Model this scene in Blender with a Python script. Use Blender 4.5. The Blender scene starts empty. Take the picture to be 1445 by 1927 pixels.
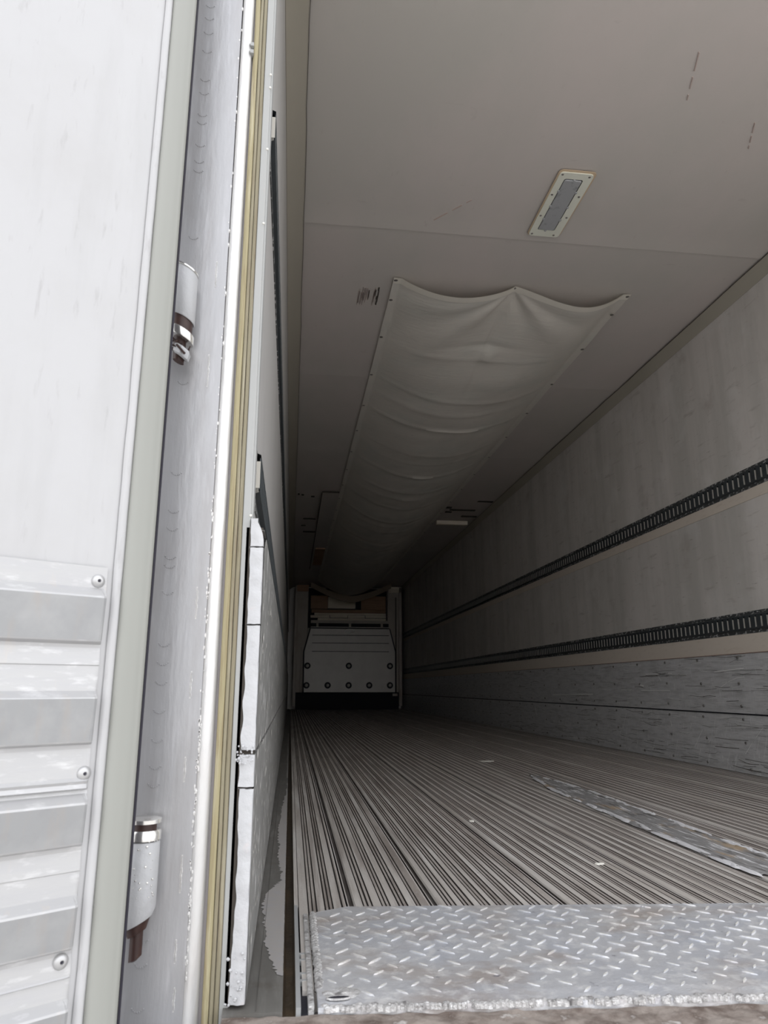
import bpy, bmesh, math, random
from mathutils import Vector, Matrix, noise
R = random.Random(7)
scene = bpy.context.scene
col = scene.collection

# ------------------------------------------------------------------ camera
CH = 0.435                       # camera height above the trailer floor (floor = 0)
F = 1340.0
pitch = math.radians(13.855)
yaw = math.atan((722.5 - 546.0) / (F / math.cos(pitch)))
cy, sy, cp, sp = math.cos(yaw), math.sin(yaw), math.cos(pitch), math.sin(pitch)
fwd = Vector((sy * cp, cy * cp, sp)); rgt = Vector((cy, -sy, 0)); upv = rgt.cross(fwd)
cd = bpy.data.cameras.new('camera'); cam = bpy.data.objects.new('camera', cd); col.objects.link(cam)
M = Matrix((rgt, upv, -fwd)).transposed().to_4x4(); M.translation = (0, 0, CH)
cam.matrix_world = M
cd.sensor_fit = 'VERTICAL'; cd.sensor_height = 36; cd.lens = 36 * F / 1927
cd.clip_start = 0.02; cd.clip_end = 300
cd.dof.use_dof = True; cd.dof.focus_distance = 2.6; cd.dof.aperture_fstop = 11
scene.camera = cam

# ------------------------------------------------------------------ sky and exposure
w = bpy.data.worlds.new('overcast_sky'); scene.world = w; w.use_nodes = True
nt = w.node_tree; bg = nt.nodes['Background']
bg.inputs[1].default_value = 1.0
tc = nt.nodes.new('ShaderNodeTexCoord'); sx = nt.nodes.new('ShaderNodeSeparateXYZ')
rp = nt.nodes.new('ShaderNodeValToRGB')
rp.color_ramp.elements[0].position = 0.0; rp.color_ramp.elements[0].color = (0.96, 0.96, 0.97, 1)
rp.color_ramp.elements[1].position = 1.0; rp.color_ramp.elements[1].color = (1.0, 1.02, 1.08, 1)
nt.links.new(tc.outputs['Generated'], sx.inputs[0]); nt.links.new(sx.outputs[2], rp.inputs[0])
nt.links.new(rp.outputs[0], bg.inputs[0])
vs = scene.view_settings
vs.view_transform = 'Standard'; vs.look = 'None'; vs.gamma = 1.0; vs.use_curve_mapping = False
vs.exposure = 1.22
scene.cycles.max_bounces = 12; scene.cycles.diffuse_bounces = 8

# ------------------------------------------------------------------ materials
def mat(name, base, rough=0.6, metal=0.0, layers=(), bump=(), spec=0.5):
    """layers: (color, noise scale, (mx,my,mz) stretch, rot z/x deg, lo, hi, fac[, detail]) mixed over the base"""
    m = bpy.data.materials.new(name); m.use_nodes = True
    n = m.node_tree.nodes; l = m.node_tree.links
    b = n['Principled BSDF']
    b.inputs['Roughness'].default_value = rough; b.inputs['Metallic'].default_value = metal
    b.inputs['Specular IOR Level'].default_value = spec
    t = n.new('ShaderNodeTexCoord')
    prev = None
    def tex(scale, st, rot, detail=6.0):
        mp = n.new('ShaderNodeMapping'); mp.inputs['Scale'].default_value = st
        mp.inputs['Rotation'].default_value = tuple(math.radians(a) for a in rot)
        l.new(t.outputs['Object'], mp.inputs[0])
        ns = n.new('ShaderNodeTexNoise'); ns.inputs['Scale'].default_value = scale
        ns.inputs['Detail'].default_value = detail; ns.inputs['Roughness'].default_value = 0.6
        l.new(mp.outputs[0], ns.inputs[0]); return ns
    c0 = n.new('ShaderNodeRGB'); c0.outputs[0].default_value = (*base, 1); prev = c0.outputs[0]
    for L in layers:
        colr, scale, st, rot, lo, hi, fac = L[:7]
        ns = tex(scale, st, rot, L[7] if len(L) > 7 else 6.0)
        r = n.new('ShaderNodeValToRGB')
        r.color_ramp.elements[0].position = lo; r.color_ramp.elements[0].color = (0, 0, 0, 1)
        r.color_ramp.elements[1].position = hi; r.color_ramp.elements[1].color = (fac, fac, fac, 1)
        l.new(ns.outputs['Fac'], r.inputs[0])
        mx = n.new('ShaderNodeMixRGB'); mx.inputs[2].default_value = (*colr, 1)
        l.new(r.outputs[0], mx.inputs[0]); l.new(prev, mx.inputs[1]); prev = mx.outputs[0]
    l.new(prev, b.inputs['Base Color'])
    vec = None
    for (scale, st, strength, dist) in bump:
        ns = tex(scale, st, (0, 0, 0), 5.0)
        bp = n.new('ShaderNodeBump'); bp.inputs['Strength'].default_value = strength; bp.inputs['Distance'].default_value = dist
        l.new(ns.outputs['Fac'], bp.inputs['Height'])
        if vec: l.new(vec, bp.inputs['Normal'])
        vec = bp.outputs[0]
    if vec: l.new(vec, b.inputs['Normal'])
    return m
O = (0, 0, 0)
m_door = mat('white_door_skin', (0.48, 0.48, 0.485), 0.5, 0, [((0.42, 0.42, 0.42), 3, (8, 8, 1), O, 0.45, 0.7, 0.5), ((0.28, 0.265, 0.265), 18, (4, 4, 0.7), O, 0.60, 0.72, 0.35), ((0.40, 0.39, 0.38), 5, (1, 1, 1), O, 0.5, 0.75, 0.3)],
    [(60, (1, 1, 1), 0.08, 0.002)])
m_gask = mat('grey_green_gasket', (0.30, 0.305, 0.28), 0.55, 0, [((0.34, 0.345, 0.32), 4, (1, 1, 0.4), O, 0.4, 0.8, 0.5), ((0.3, 0.3, 0.27), 60, (1, 1, 0.6), O, 0.7, 0.8, 0.3)])
m_dark = mat('dark_rubber', (0.02, 0.018, 0.03), 0.6)
m_corr = mat('mill_aluminium_scuff', (0.46, 0.46, 0.46), 0.42, 0.3, [((0.42, 0.42, 0.44), 14, (1, 1, 9), O, 0.4, 0.75, 0.5), ((0.62, 0.5, 0.38), 10, (6, 6, 1), O, 0.6, 0.8, 0.28), ((0.9, 0.9, 0.9), 30, (1, 1, 4), O, 0.55, 0.8, 0.4)], [(120, (1, 1, 4), 0.1, 0.001)])
m_corr2 = mat('shaded_raised_rib', (0.33, 0.335, 0.34), 0.45, 0.25, [((0.42, 0.42, 0.42), 16, (1, 1, 1), O, 0.45, 0.7, 0.6), ((0.40, 0.34, 0.29), 10, (6, 6, 1), O, 0.55, 0.75, 0.35), ((0.25, 0.25, 0.26), 20, (1, 1, 1), O, 0.55, 0.75, 0.4)])  # same plate metal; shade of the down-tilted rib faces put into a darker grey
m_rivet = mat('rivet_metal', (0.5, 0.5, 0.5), 0.4, 0.6)
m_alu = mat('frame_aluminium', (0.38, 0.38, 0.39), 0.36, 0.55, [((0.25, 0.235, 0.225), 6, (3, 3, 0.6), O, 0.45, 0.75, 0.55), ((0.52, 0.52, 0.54), 14, (5, 5, 0.5), O, 0.55, 0.75, 0.5), ((0.35, 0.22, 0.16), 120, (1, 1, 0.8), O, 0.72, 0.78, 0.5)], [(14, (4, 4, 0.6), 0.10, 0.006), (80, (1, 1, 0.5), 0.1, 0.002)])
m_alu2 = mat('polished_corner', (0.66, 0.655, 0.645), 0.38, 0.5, [((0.6, 0.52, 0.46), 8, (2, 2, 0.5), O, 0.5, 0.8, 0.4)], [(40, (3, 3, 0.6), 0.3, 0.003)])
m_greyj = mat('grey_jamb', (0.30, 0.28, 0.28), 0.5, 0.2, [((0.2, 0.17, 0.15), 20, (1, 1, 0.3), O, 0.5, 0.8, 0.6)])
m_olive = mat('olive_seal', (0.36, 0.315, 0.185), 0.65, 0, [((0.22, 0.16, 0.08), 30, (6, 6, 0.25), O, 0.5, 0.72, 0.75), ((0.62, 0.58, 0.42), 22, (5, 5, 0.2), O, 0.55, 0.7, 0.6)], [(40, (5, 5, 0.3), 0.6, 0.004)])
m_olive2 = mat('brown_olive_seal', (0.28, 0.25, 0.17), 0.65, 0, [((0.2, 0.15, 0.09), 30, (6, 6, 0.25), O, 0.5, 0.72, 0.75), ((0.5, 0.46, 0.35), 22, (5, 5, 0.2), O, 0.55, 0.7, 0.5)], [(40, (5, 5, 0.3), 0.6, 0.004)])
m_liner = mat('liner_jamb_white', (0.38, 0.385, 0.375), 0.55, 0, [((0.32, 0.32, 0.33), 40, (2, 2, 0.6), (12, 0, 0), 0.6, 0.75, 0.55), ((0.45, 0.3, 0.26), 30, (1, 1, 0.5), O, 0.7, 0.8, 0.4)], [(60, (1, 1, 0.6), 0.2, 0.002)])
m_foam = mat('white_core_foam', (0.52, 0.525, 0.535), 0.8, 0, [((0.5, 0.5, 0.52), 30, (1, 1, 0.6), O, 0.52, 0.75, 0.5), ((0.6, 0.52, 0.5), 60, (1, 1, 1), O, 0.6, 0.75, 0.4)], [(70, (1, 1, 1), 0.5, 0.004)])
m_wall = mat('frp_wall_liner', (0.66, 0.625, 0.59), 0.55, 0, [((0.50, 0.485, 0.45), 1.3, (1, 3.2, 0.35), O, 0.42, 0.62, 0.7), ((0.82, 0.80, 0.78), 3, (1, 1, 1), O, 0.5, 0.8, 0.5),
    ((0.3, 0.265, 0.24), 9, (1, 0.5, 3), (25, 0, 0), 0.60, 0.74, 0.5), ((0.22, 0.19, 0.17), 30, (1, 0.4, 3), (-15, 0, 0), 0.64, 0.72, 0.55), ((0.42, 0.38, 0.35), 5, (1, 1, 1), O, 0.58, 0.72, 0.5)], [(50, (1, 1, 1), 0.08, 0.003)])
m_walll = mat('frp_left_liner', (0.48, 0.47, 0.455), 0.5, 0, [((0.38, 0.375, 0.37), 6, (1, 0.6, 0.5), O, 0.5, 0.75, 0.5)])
m_strip = mat('tan_backing_strip', (0.68, 0.61, 0.53), 0.6, 0, [((0.5, 0.42, 0.34), 12, (1, 1, 4), O, 0.55, 0.78, 0.5)])
m_ceil = mat('frp_ceiling', (0.64, 0.585, 0.55), 0.6, 0, [((0.57, 0.55, 0.505), 0.9, (1, 0.6, 1), O, 0.42, 0.6, 0.8), ((0.5, 0.45, 0.42), 26, (1, 0.35, 1), (0, 0, 20), 0.66, 0.74, 0.4), ((0.48, 0.43, 0.4), 22, (0.35, 1.4, 1), (0, 0, -20), 0.67, 0.74, 0.35)], [(40, (1, 1, 1), 0.05, 0.003)])
m_cove = mat('cream_cove_trim', (0.42, 0.39, 0.325), 0.55, 0, [((0.36, 0.335, 0.27), 5, (1, 0.4, 1), O, 0.5, 0.8, 0.5)])
m_seam = mat('dark_seam_sealant', (0.06, 0.05, 0.04), 0.8)
m_kick = mat('scuff_plate_aluminium', (0.62, 0.62, 0.625), 0.5, 0.2, [((0.38, 0.38, 0.38), 10, (1, 0.7, 5), O, 0.45, 0.72, 0.7), ((0.12, 0.11, 0.11), 26, (1, 0.5, 9), (3, 0, 0), 0.62, 0.7, 0.7), ((0.85, 0.86, 0.88), 22, (1, 9, 0.7), (-28, 0, 0), 0.62, 0.68, 0.8),
    ((0.8, 0.8, 0.82), 18, (1, 0.35, 12), (2, 0, 0), 0.64, 0.70, 0.7), ((0.75, 0.76, 0.78), 26, (1, 10, 0.8), (-55, 0, 0), 0.64, 0.70, 0.6)], [(40, (1, 0.6, 4), 0.3, 0.003)])
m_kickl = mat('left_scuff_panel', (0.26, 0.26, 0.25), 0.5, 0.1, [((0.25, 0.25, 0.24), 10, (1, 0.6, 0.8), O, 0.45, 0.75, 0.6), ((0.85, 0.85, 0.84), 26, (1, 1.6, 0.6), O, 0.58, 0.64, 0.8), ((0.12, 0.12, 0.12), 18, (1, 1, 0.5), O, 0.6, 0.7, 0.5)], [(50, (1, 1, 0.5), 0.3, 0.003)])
m_track = mat('track_dark_steel', (0.075, 0.086, 0.092), 0.45, 0.5, [((0.12, 0.125, 0.13), 20, (1, 0.6, 3), O, 0.5, 0.8, 0.5), ((0.4, 0.41, 0.42), 60, (1, 0.6, 1), O, 0.68, 0.76, 0.6)])
m_tracke = mat('track_flange_worn', (0.07, 0.075, 0.075), 0.5, 0.3, [((0.6, 0.6, 0.6), 55, (1, 0.7, 1.4), O, 0.52, 0.62, 0.85)])
m_tab = mat('slot_lip_worn', (0.5, 0.48, 0.43), 0.5, 0.2)
m_plank = mat('extruded_floor_aluminium', (0.55, 0.52, 0.485), 0.5, 0.15, [((0.38, 0.34, 0.30), 3, (1.5, 0.35, 1), O, 0.45, 0.7, 0.75), ((0.72, 0.70, 0.67), 9, (3, 0.2, 1), O, 0.5, 0.66, 0.6), ((0.25, 0.21, 0.19), 12, (6, 0.12, 1), O, 0.5, 0.64, 0.65), ((0.75, 0.75, 0.74), 160, (1, 0.8, 1), O, 0.64, 0.72, 0.6), ((0.09, 0.07, 0.06), 34, (1, 1, 1), O, 0.68, 0.74, 0.7)], [(150, (1, 0.6, 1), 0.35, 0.002)])
m_rib = mat('grimy_small_ribs', (0.40, 0.365, 0.335), 0.55, 0.1, [((0.2, 0.17, 0.15), 6, (2, 0.3, 1), O, 0.45, 0.62, 0.7), ((0.7, 0.69, 0.67), 120, (1, 0.5, 1), O, 0.6, 0.7, 0.5)])
m_joint = mat('dirty_floor_joint', (0.07, 0.06, 0.054), 0.6, 0.1, [((0.2, 0.19, 0.18), 20, (1, 0.3, 1), O, 0.5, 0.8, 0.6)])
m_tread = mat('diamond_plate', (0.57, 0.57, 0.58), 0.38, 0.35, [((0.46, 0.49, 0.56), 5, (1, 1, 1), O, 0.4, 0.7, 0.7), ((0.34, 0.255, 0.19), 5, (0.8, 1.6, 1), (0, 0, 30), 0.50, 0.64, 0.5), ((0.85, 0.84, 0.82), 40, (1, 1, 1), O, 0.5, 0.68, 0.6), ((0.12, 0.12, 0.16), 36, (1, 1, 1), O, 0.66, 0.72, 0.7)], [(90, (1, 1, 1), 0.5, 0.003), (260, (1, 1, 1), 0.4, 0.001)])
m_treadb = mat('worn_tread_tops', (0.95, 0.94, 0.88), 0.35, 0.3, [((0.5, 0.5, 0.52), 60, (1, 1, 1), O, 0.5, 0.7, 0.6)], [(200, (1, 1, 1), 0.3, 0.001)])
m_weld = mat('rough_weld_metal', (0.58, 0.57, 0.56), 0.45, 0.4, [((0.15, 0.14, 0.14), 50, (1, 1, 1), O, 0.5, 0.68, 0.8), ((0.9, 0.9, 0.9), 70, (1, 1, 1), O, 0.55, 0.68, 0.7)], [(110, (1, 1, 1), 1.0, 0.006)])
m_sill = mat('dirty_sill', (0.30, 0.26, 0.23), 0.7, 0.1, [((0.10, 0.07, 0.055), 20, (1, 1, 1), O, 0.42, 0.6, 0.85), ((0.75, 0.73, 0.7), 40, (1, 1, 1), O, 0.6, 0.7, 0.6)], [(70, (1, 1, 1), 0.7, 0.005)])
m_gut = mat('worn_grey_gutter_paint', (0.13, 0.125, 0.115), 0.5, 0, [((0.22, 0.215, 0.20), 10, (5, 0.5, 1), O, 0.5, 0.7, 0.6), ((0.08, 0.065, 0.05), 16, (1, 1, 1), O, 0.55, 0.75, 0.6)], [(60, (1, 1, 1), 0.15, 0.002)])
m_brown = mat('rusty_wet_drain', (0.06, 0.045, 0.03), 0.28, 0, [((0.13, 0.09, 0.05), 22, (1, 0.7, 1), O, 0.5, 0.75, 0.6), ((0.02, 0.016, 0.014), 12, (2, 0.5, 1), O, 0.5, 0.7, 0.7)], [(60, (1, 1, 1), 0.5, 0.003)])
m_paint = mat('peeled_bare_metal', (0.42, 0.40, 0.385), 0.5, 0.2, [((0.4, 0.4, 0.42), 40, (1, 1, 1), O, 0.45, 0.7, 0.6)], [(120, (1, 1, 1), 0.3, 0.001)])
m_rail = mat('pale_rail', (0.42, 0.43, 0.43), 0.45, 0.3)
m_fabric = mat('beige_duct_fabric', (0.74, 0.70, 0.635), 0.75, 0, [((0.66, 0.66, 0.60), 3, (1, 1, 1), O, 0.45, 0.7, 0.7), ((0.5, 0.44, 0.4), 14, (1, 1.6, 1), O, 0.70, 0.78, 0.5)], [(16, (0.5, 2.5, 1), 0.25, 0.01)])
m_hem = mat('fabric_hem', (0.86, 0.82, 0.73), 0.75)
m_frame = mat('cream_lamp_frame', (0.84, 0.85, 0.74), 0.5)
m_seal = mat('tan_sealant', (0.62, 0.48, 0.33), 0.6)
m_lens = mat('grey_lamp_lens', (0.42, 0.43, 0.44), 0.3, 0, [((0.22, 0.225, 0.23), 32, (1, 1, 1), O, 0.55, 0.7, 0.7)])
m_bulk = mat('bulkhead_grey', (0.5, 0.48, 0.45), 0.45, 0.25, [((0.42, 0.4, 0.375), 4, (1, 1, 1), O, 0.45, 0.7, 0.6), ((0.62, 0.6, 0.57), 20, (1, 1, 1), O, 0.62, 0.75, 0.5)])
m_post = mat('bulkhead_post', (0.42, 0.385, 0.34), 0.55, 0.2, [((0.27, 0.2, 0.15), 3, (1, 1, 0.6), O, 0.5, 0.75, 0.6)])
m_wood = mat('brown_wood', (0.42, 0.27, 0.17), 0.7, 0, [((0.25, 0.15, 0.09), 8, (0.5, 1, 6), O, 0.45, 0.7, 0.6)])
m_woodl = mat('pale_wood', (0.92, 0.84, 0.70), 0.65, 0, [((0.5, 0.4, 0.3), 10, (0.5, 1, 8), O, 0.5, 0.72, 0.6)])
m_black = mat('dark_navy_cavity', (0.015, 0.015, 0.022), 0.8)
m_chrome = mat('chrome_ring', (0.8, 0.79, 0.76), 0.22, 0.9, [((0.3, 0.22, 0.16), 60, (1, 1, 1), O, 0.6, 0.75, 0.6)])
m_white = mat('painted_hinge_white', (0.43, 0.435, 0.445), 0.5, 0.1, [((0.5, 0.5, 0.53), 40, (1, 1, 0.4), O, 0.55, 0.75, 0.4)], [(70, (1, 1, 0.8), 0.5, 0.003)])
m_rust = mat('dark_rust', (0.03, 0.011, 0.008), 0.5, 0, [((0.07, 0.03, 0.02), 60, (1, 1, 1), O, 0.5, 0.75, 0.6)])
m_ext = mat('trailer_outer_skin', (0.8, 0.8, 0.8), 0.4)
m_ground = mat('concrete_yard', (0.50, 0.48, 0.455), 0.9, 0, [((0.40, 0.385, 0.365), 0.8, (1, 1, 1), O, 0.4, 0.7, 0.7), ((0.16, 0.16, 0.16), 9, (1, 1, 1), O, 0.6, 0.8, 0.4)])
m_crumb = mat('pale_debris', (0.8, 0.78, 0.72), 0.7)
m_scratch = mat('bright_scratch', (0.85, 0.85, 0.84), 0.4, 0.2)
m_screw = mat('screw_steel', (0.3, 0.28, 0.26), 0.4, 0.6)

# ------------------------------------------------------------------ mesh helpers
class MB:
    def __init__(s): s.v = []; s.f = []; s.m = []
    def quad(s, a, b, c, d, mi=0):
        i = len(s.v); s.v += [a, b, c, d]; s.f.append((i, i+1, i+2, i+3)); s.m.append(mi)
    def box(s, x0, x1, y0, y1, z0, z1, mi=0):
        i = len(s.v)
        s.v += [(x0,y0,z0),(x1,y0,z0),(x1,y1,z0),(x0,y1,z0),(x0,y0,z1),(x1,y0,z1),(x1,y1,z1),(x0,y1,z1)]
        for f in ((0,3,2,1),(4,5,6,7),(0,1,5,4),(1,2,6,5),(2,3,7,6),(3,0,4,7)):
            s.f.append(tuple(i+k for k in f)); s.m.append(mi)
        return s
    def prism(s, pts, fn, a, b, mi=0, mis=None, caps=True):
        """closed profile pts (p,q) extruded between a and b; fn(p,q,t)->xyz"""
        i = len(s.v); n = len(pts)
        s.v += [fn(p, q, a) for p, q in pts] + [fn(p, q, b) for p, q in pts]
        for k in range(n):
            s.f.append((i+k, i+(k+1) % n, i+n+(k+1) % n, i+n+k)); s.m.append(mis[k] if mis else mi)
        if caps:
            s.f.append(tuple(i+k for k in reversed(range(n)))); s.m.append(mi)
            s.f.append(tuple(i+n+k for k in range(n))); s.m.append(mi)
        return s
    def grid(s, nu, nv, fn, mi=0):
        i = len(s.v)
        for a in range(nu+1):
            for b in range(nv+1): s.v.append(fn(a/nu, b/nv))
        for a in range(nu):
            for b in range(nv):
                k = i + a*(nv+1) + b
                s.f.append((k, k+nv+1, k+nv+2, k+1)); s.m.append(mi)
        return s
    def rev(s, prof, c, ax=(0,0,1), seg=20, mi=0, mis=None):
        """profile [(r,h)] revolved about axis ax through c"""
        ax = Vector(ax).normalized(); t = Vector((1,0,0)) if abs(ax.x) < .9 else Vector((0,1,0))
        u = ax.cross(t).normalized(); v = ax.cross(u); c = Vector(c); i = len(s.v); n = len(prof)
        for (r, h) in prof:
            for k in range(seg):
                a = 2*math.pi*k/seg
                s.v.append(tuple(c + ax*h + u*(r*math.cos(a)) + v*(r*math.sin(a))))
        for j in range(n-1):
            for k in range(seg):
                k2 = (k+1) % seg
                s.f.append((i+j*seg+k, i+j*seg+k2, i+(j+1)*seg+k2, i+(j+1)*seg+k)); s.m.append(mis[j] if mis else mi)
        s.f.append(tuple(i+k for k in reversed(range(seg)))); s.m.append(mi)
        s.f.append(tuple(i+(n-1)*seg+k for k in range(seg))); s.m.append(mi)
        return s
def wloc(o):
    v = Vector((0,0,0))
    while o: v += o.location; o = o.parent
    return v
def obj(name, mb, mats, parent=None, smooth=False, bevel=0, loc=None, **props):
    me = bpy.data.meshes.new(name)
    if loc is None: loc = wloc(parent) if parent else Vector((0,0,0))
    loc = Vector(loc)
    me.from_pydata([tuple(Vector(v)-loc) for v in mb.v], [], mb.f)
    mats = mats if isinstance(mats, (list, tuple)) else [mats]
    for m in mats: me.materials.append(m)
    if len(mats) > 1: me.polygons.foreach_set('material_index', mb.m)
    bm = bmesh.new(); bm.from_mesh(me); bmesh.ops.recalc_face_normals(bm, faces=bm.faces); bm.to_mesh(me); bm.free()
    if smooth:
        me.polygons.foreach_set('use_smooth', [True]*len(me.polygons))
        try: me.set_sharp_from_angle(angle=math.radians(40))
        except Exception: pass
    o = bpy.data.objects.new(name, me); col.objects.link(o)
    if parent: o.parent = parent; o.location = loc - wloc(parent)
    else: o.location = loc
    if bevel:
        b = o.modifiers.new('bevel', 'BEVEL'); b.width = bevel; b.segments = 2; b.limit_method = 'ANGLE'
    for k, v in props.items(): o[k] = v
    return o
def inst(src, name, parent, delta):
    o = src.copy(); o.name = name; col.objects.link(o); o.parent = parent; o.location = src.location + Vector(delta); return o
def thing(name, label, cat, loc, group=None, kind=None):
    o = bpy.data.objects.new(name, None); col.objects.link(o); o.location = loc; o.empty_display_size = 0.1
    o['label'] = label; o['category'] = cat
    if group: o['group'] = group
    if kind: o['kind'] = kind
    return o
def struct(name, label, cat, loc=(0,0,0)): return thing(name, label, cat, loc, kind='structure')
def nz(x, y, z, s=1.0): return noise.noise(Vector((x*s, y*s, z*s)))

XL, XR, ZT = -0.08, 2.37, 2.555
YB, YE = 1.15, 15.6          # rear frame, far wall

# ------------------------------------------------------------------ ground
g = obj('ground', MB().box(-60, 60, -60, 60, -1.4, -1.27), m_ground, kind='structure')
g['label'] = 'grey concrete yard surface the trailer stands on'; g['category'] = 'ground'

# ------------------------------------------------------------------ shell
wl = struct('wall_left', 'pale left side wall inside the trailer, seen almost edge on', 'wall', (XL, YB, 0))
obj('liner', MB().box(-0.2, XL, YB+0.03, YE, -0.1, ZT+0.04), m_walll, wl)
obj('outer_skin', MB().box(-0.235, -0.2, YB+0.02, YE+0.1, -0.25, ZT+0.12), m_ext, wl)
wr = struct('wall_right', 'stained beige right side wall inside the trailer with tan backing strips', 'wall', (XR, YB, 0))
obj('liner', MB().box(XR, XR+0.1, YB, YE, -0.1, ZT+0.04), m_wall, wr)
obj('outer_skin', MB().box(XR+0.1, XR+0.13, YB, YE+0.1, -0.25, ZT+0.12), m_ext, wr)
for (z0, z1) in ((1.395, 1.452), (0.612, 0.708)):
    obj('backing_strip', MB().box(XR-0.003, XR, YB, YE, z0, z1), m_strip, wr)
wf = struct('wall_far', 'dark front wall at the far end of the trailer', 'wall', (1.1, YE, 0))
obj('panel', MB().box(-0.2, XR+0.1, YE, YE+0.1, -0.1, ZT+0.1), m_bulk, wf)

cl = struct('ceiling', 'brownish grey sheet ceiling with faint cross seams', 'ceiling', (1.15, YB, ZT))
obj('roof_slab', MB().box(-0.23, XR+0.13, YB, YE+0.1, ZT+0.03, ZT+0.12), m_ext, cl)
ys = [YB, 2.95, 4.62, 6.27, 7.88, 9.5, 11.1, 12.7, 14.3, YE]
for i in range(len(ys)-1):
    y0, y1 = ys[i], ys[i+1]
    mb = MB()
    def fz(u, v, y0=y0, y1=y1, i=i):
        x = XL + (XR-XL)*v; y = y0 + (y1-y0)*u
        lip = math.exp(-((y-y1)/0.06)**2)*0.005 if i < 8 else 0
        lip2 = 0
        wob = 0.004*nz(x*1.2, y*0.7, 3.1)
        if i >= 4: wob += 0.006*nz(x*3, y*2, 9)
        return (x, y, ZT + 0.010 - lip + lip2 + wob*0.7)
    mb.grid(46, 16, fz)
    for v in list(mb.v): pass
    obj('panel', mb, m_ceil, cl, smooth=True)

# cove trims, built along the side walls with slightly wrinkled edges
def cove(name, side, label):
    c = struct(name, label, 'trim', ((XR if side > 0 else XL), YB, 2.5))
    mb = MB(); sm = MB()
    W = 0.056 if side > 0 else 0.076; Hh = 0.052
    n = 120
    def P(y, t):
        wv = 0.004*nz(y*2.1, side, 0) + 0.0025*nz(y*6, side, 4)
        wv2 = 0.004*nz(y*1.7, side, 8)
        X = XR if side > 0 else XL
        a = t*math.pi/2
        x = X - side*(W+wv)*(1-math.sin(a)) ; z = ZT - (Hh+wv2)*(1-math.cos(a))
        # straight-ish chamfer with a gentle hollow
        x = X - side*(W+wv)*(1-t)*0.75 - side*(W+wv)*(1-math.sin(a))*0.25
        z = ZT - (Hh+wv2)*t*0.75 - (Hh+wv2)*(1-math.cos(a))*0.25
        return (x, y, z-0.001)
    mb.grid(n, 8, lambda u, v: P(YB+0.02+(YE-YB-0.02)*u, v))
    obj('cove_strip', mb, m_cove, c, smooth=True)
    for t in (0.0, 1.0):
        for k in range(n):
            a, b = P(YB+0.02+(YE-YB)*k/n, t), P(YB+0.02+(YE-YB)*(k+1)/n, t)
            dx = -side*0.0022 if t == 0 else -side*0.0015
            dz = 0 if t == 0 else -0.0028
            sm.quad((a[0]+dx, a[1], a[2]+dz+0.0008), (a[0]-side*0.0006, a[1], a[2]-0.002), (b[0]-side*0.0006, b[1], b[2]-0.002), (b[0]+dx, b[1], b[2]+dz+0.0008))
    obj('sealant_line', sm, m_seam, c)
cove('trim_1', 1, 'beige cove strip along the joint of ceiling and right wall')
cove('trim_2', -1, 'beige cove strip along the joint of ceiling and left wall')

# ------------------------------------------------------------------ floor
fl = struct('floor', 'ribbed grey aluminium trailer floor of long extruded planks', 'floor', (1.15, YB, 0))
obj('subfloor', MB().box(-0.2, XR+0.1, YB, YE, -0.25, -0.035), m_black, fl)
seams = [0.03, 0.130, 0.303, 0.572, 0.838, 1.106, 1.374, 1.642, 1.910, 2.178, XR]
for i in range(len(seams)-1):
    x0, x1 = seams[i], seams[i+1]
    pts = [(x0+0.0015, -0.03), (x0+0.0015, -0.001)]; mi = [1, 0]
    def add(x, z, m=0): pts.append((x, z)); mi.append(m)
    x = x0 + 0.004
    if i > 0 and True:
        add(x, -0.001, 1); add(x+0.0005, -0.009, 1); add(x+0.010, -0.009, 1); add(x+0.0105, -0.004, 0); x += 0.0105
        add(x+0.003, -0.001, 0); x += 0.003
    k = 0; pat = [0.0155, 0.0048, 0.0052]
    if i in (2, 5): pat = [0.012, 0.0048, 0.0062]
    while x < x1-0.022:
        wd = pat[k % 3]*R.uniform(0.9, 1.1)
        zr = 0.0 if k % 3 == 0 else -0.0006
        g_ = R.uniform(0.0028, 0.0044); zn = 0.0 if (k+1) % 3 == 0 else -0.0006
        add(x+wd, zr, 1); add(x+wd+0.0006, -0.0048, 1); add(x+wd+g_-0.0006, -0.0048, 1); add(x+wd+g_, zn, 0 if (k+1) % 3 == 0 else 2)
        x += wd+g_; k += 1
    add(x1-0.006, 0.0, 0); add(x1-0.002, -0.002, 1); add(x1-0.002, -0.03, 1)
    mb = MB(); mb.prism(pts, lambda p, q, t: (p, t, q), 1.2, YE, mis=mi)
    obj('plank', mb, [m_plank, m_joint, m_rib], fl)
# left ledge, drain and rails
obj('gutter_ledge', MB().box(XL, 0.003, 1.135, YE, -0.04, -0.002).box(-0.034, -0.0335, 1.14, YE, -0.01, -0.0008), m_gut, fl)
obj('drain_channel', MB().prism([(0.003,-0.04),(0.003,-0.006),(0.007,-0.016),(0.018,-0.016),(0.0215,-0.006),(0.0215,-0.04)], lambda p,q,t:(p,t,q), 1.135, YE), m_brown, fl)
obj('drain_rail', MB().box(0.0215, 0.0285, 1.135, 1.62, -0.03, 0.002), m_rail, fl)
obj('drain_rail', MB().box(0.0215, 0.0300, 1.62, YE, -0.03, 0.0), m_plank, fl)
obj('slot_gap', MB().box(0.0285, 0.0385, 1.135, 1.36, -0.03, -0.008), m_black, fl)
for yy in (1.235, 1.262, 1.32, 1.348):
    obj('slot_tab', MB().box(0.0285, 0.0385, yy, yy+0.006, -0.02, 0.0), m_rail, fl)
obj('edge_rail', MB().box(0.0385, 0.0475, 1.135, 1.56, -0.03, 0.003), m_weld, fl, bevel=0.002)
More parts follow.
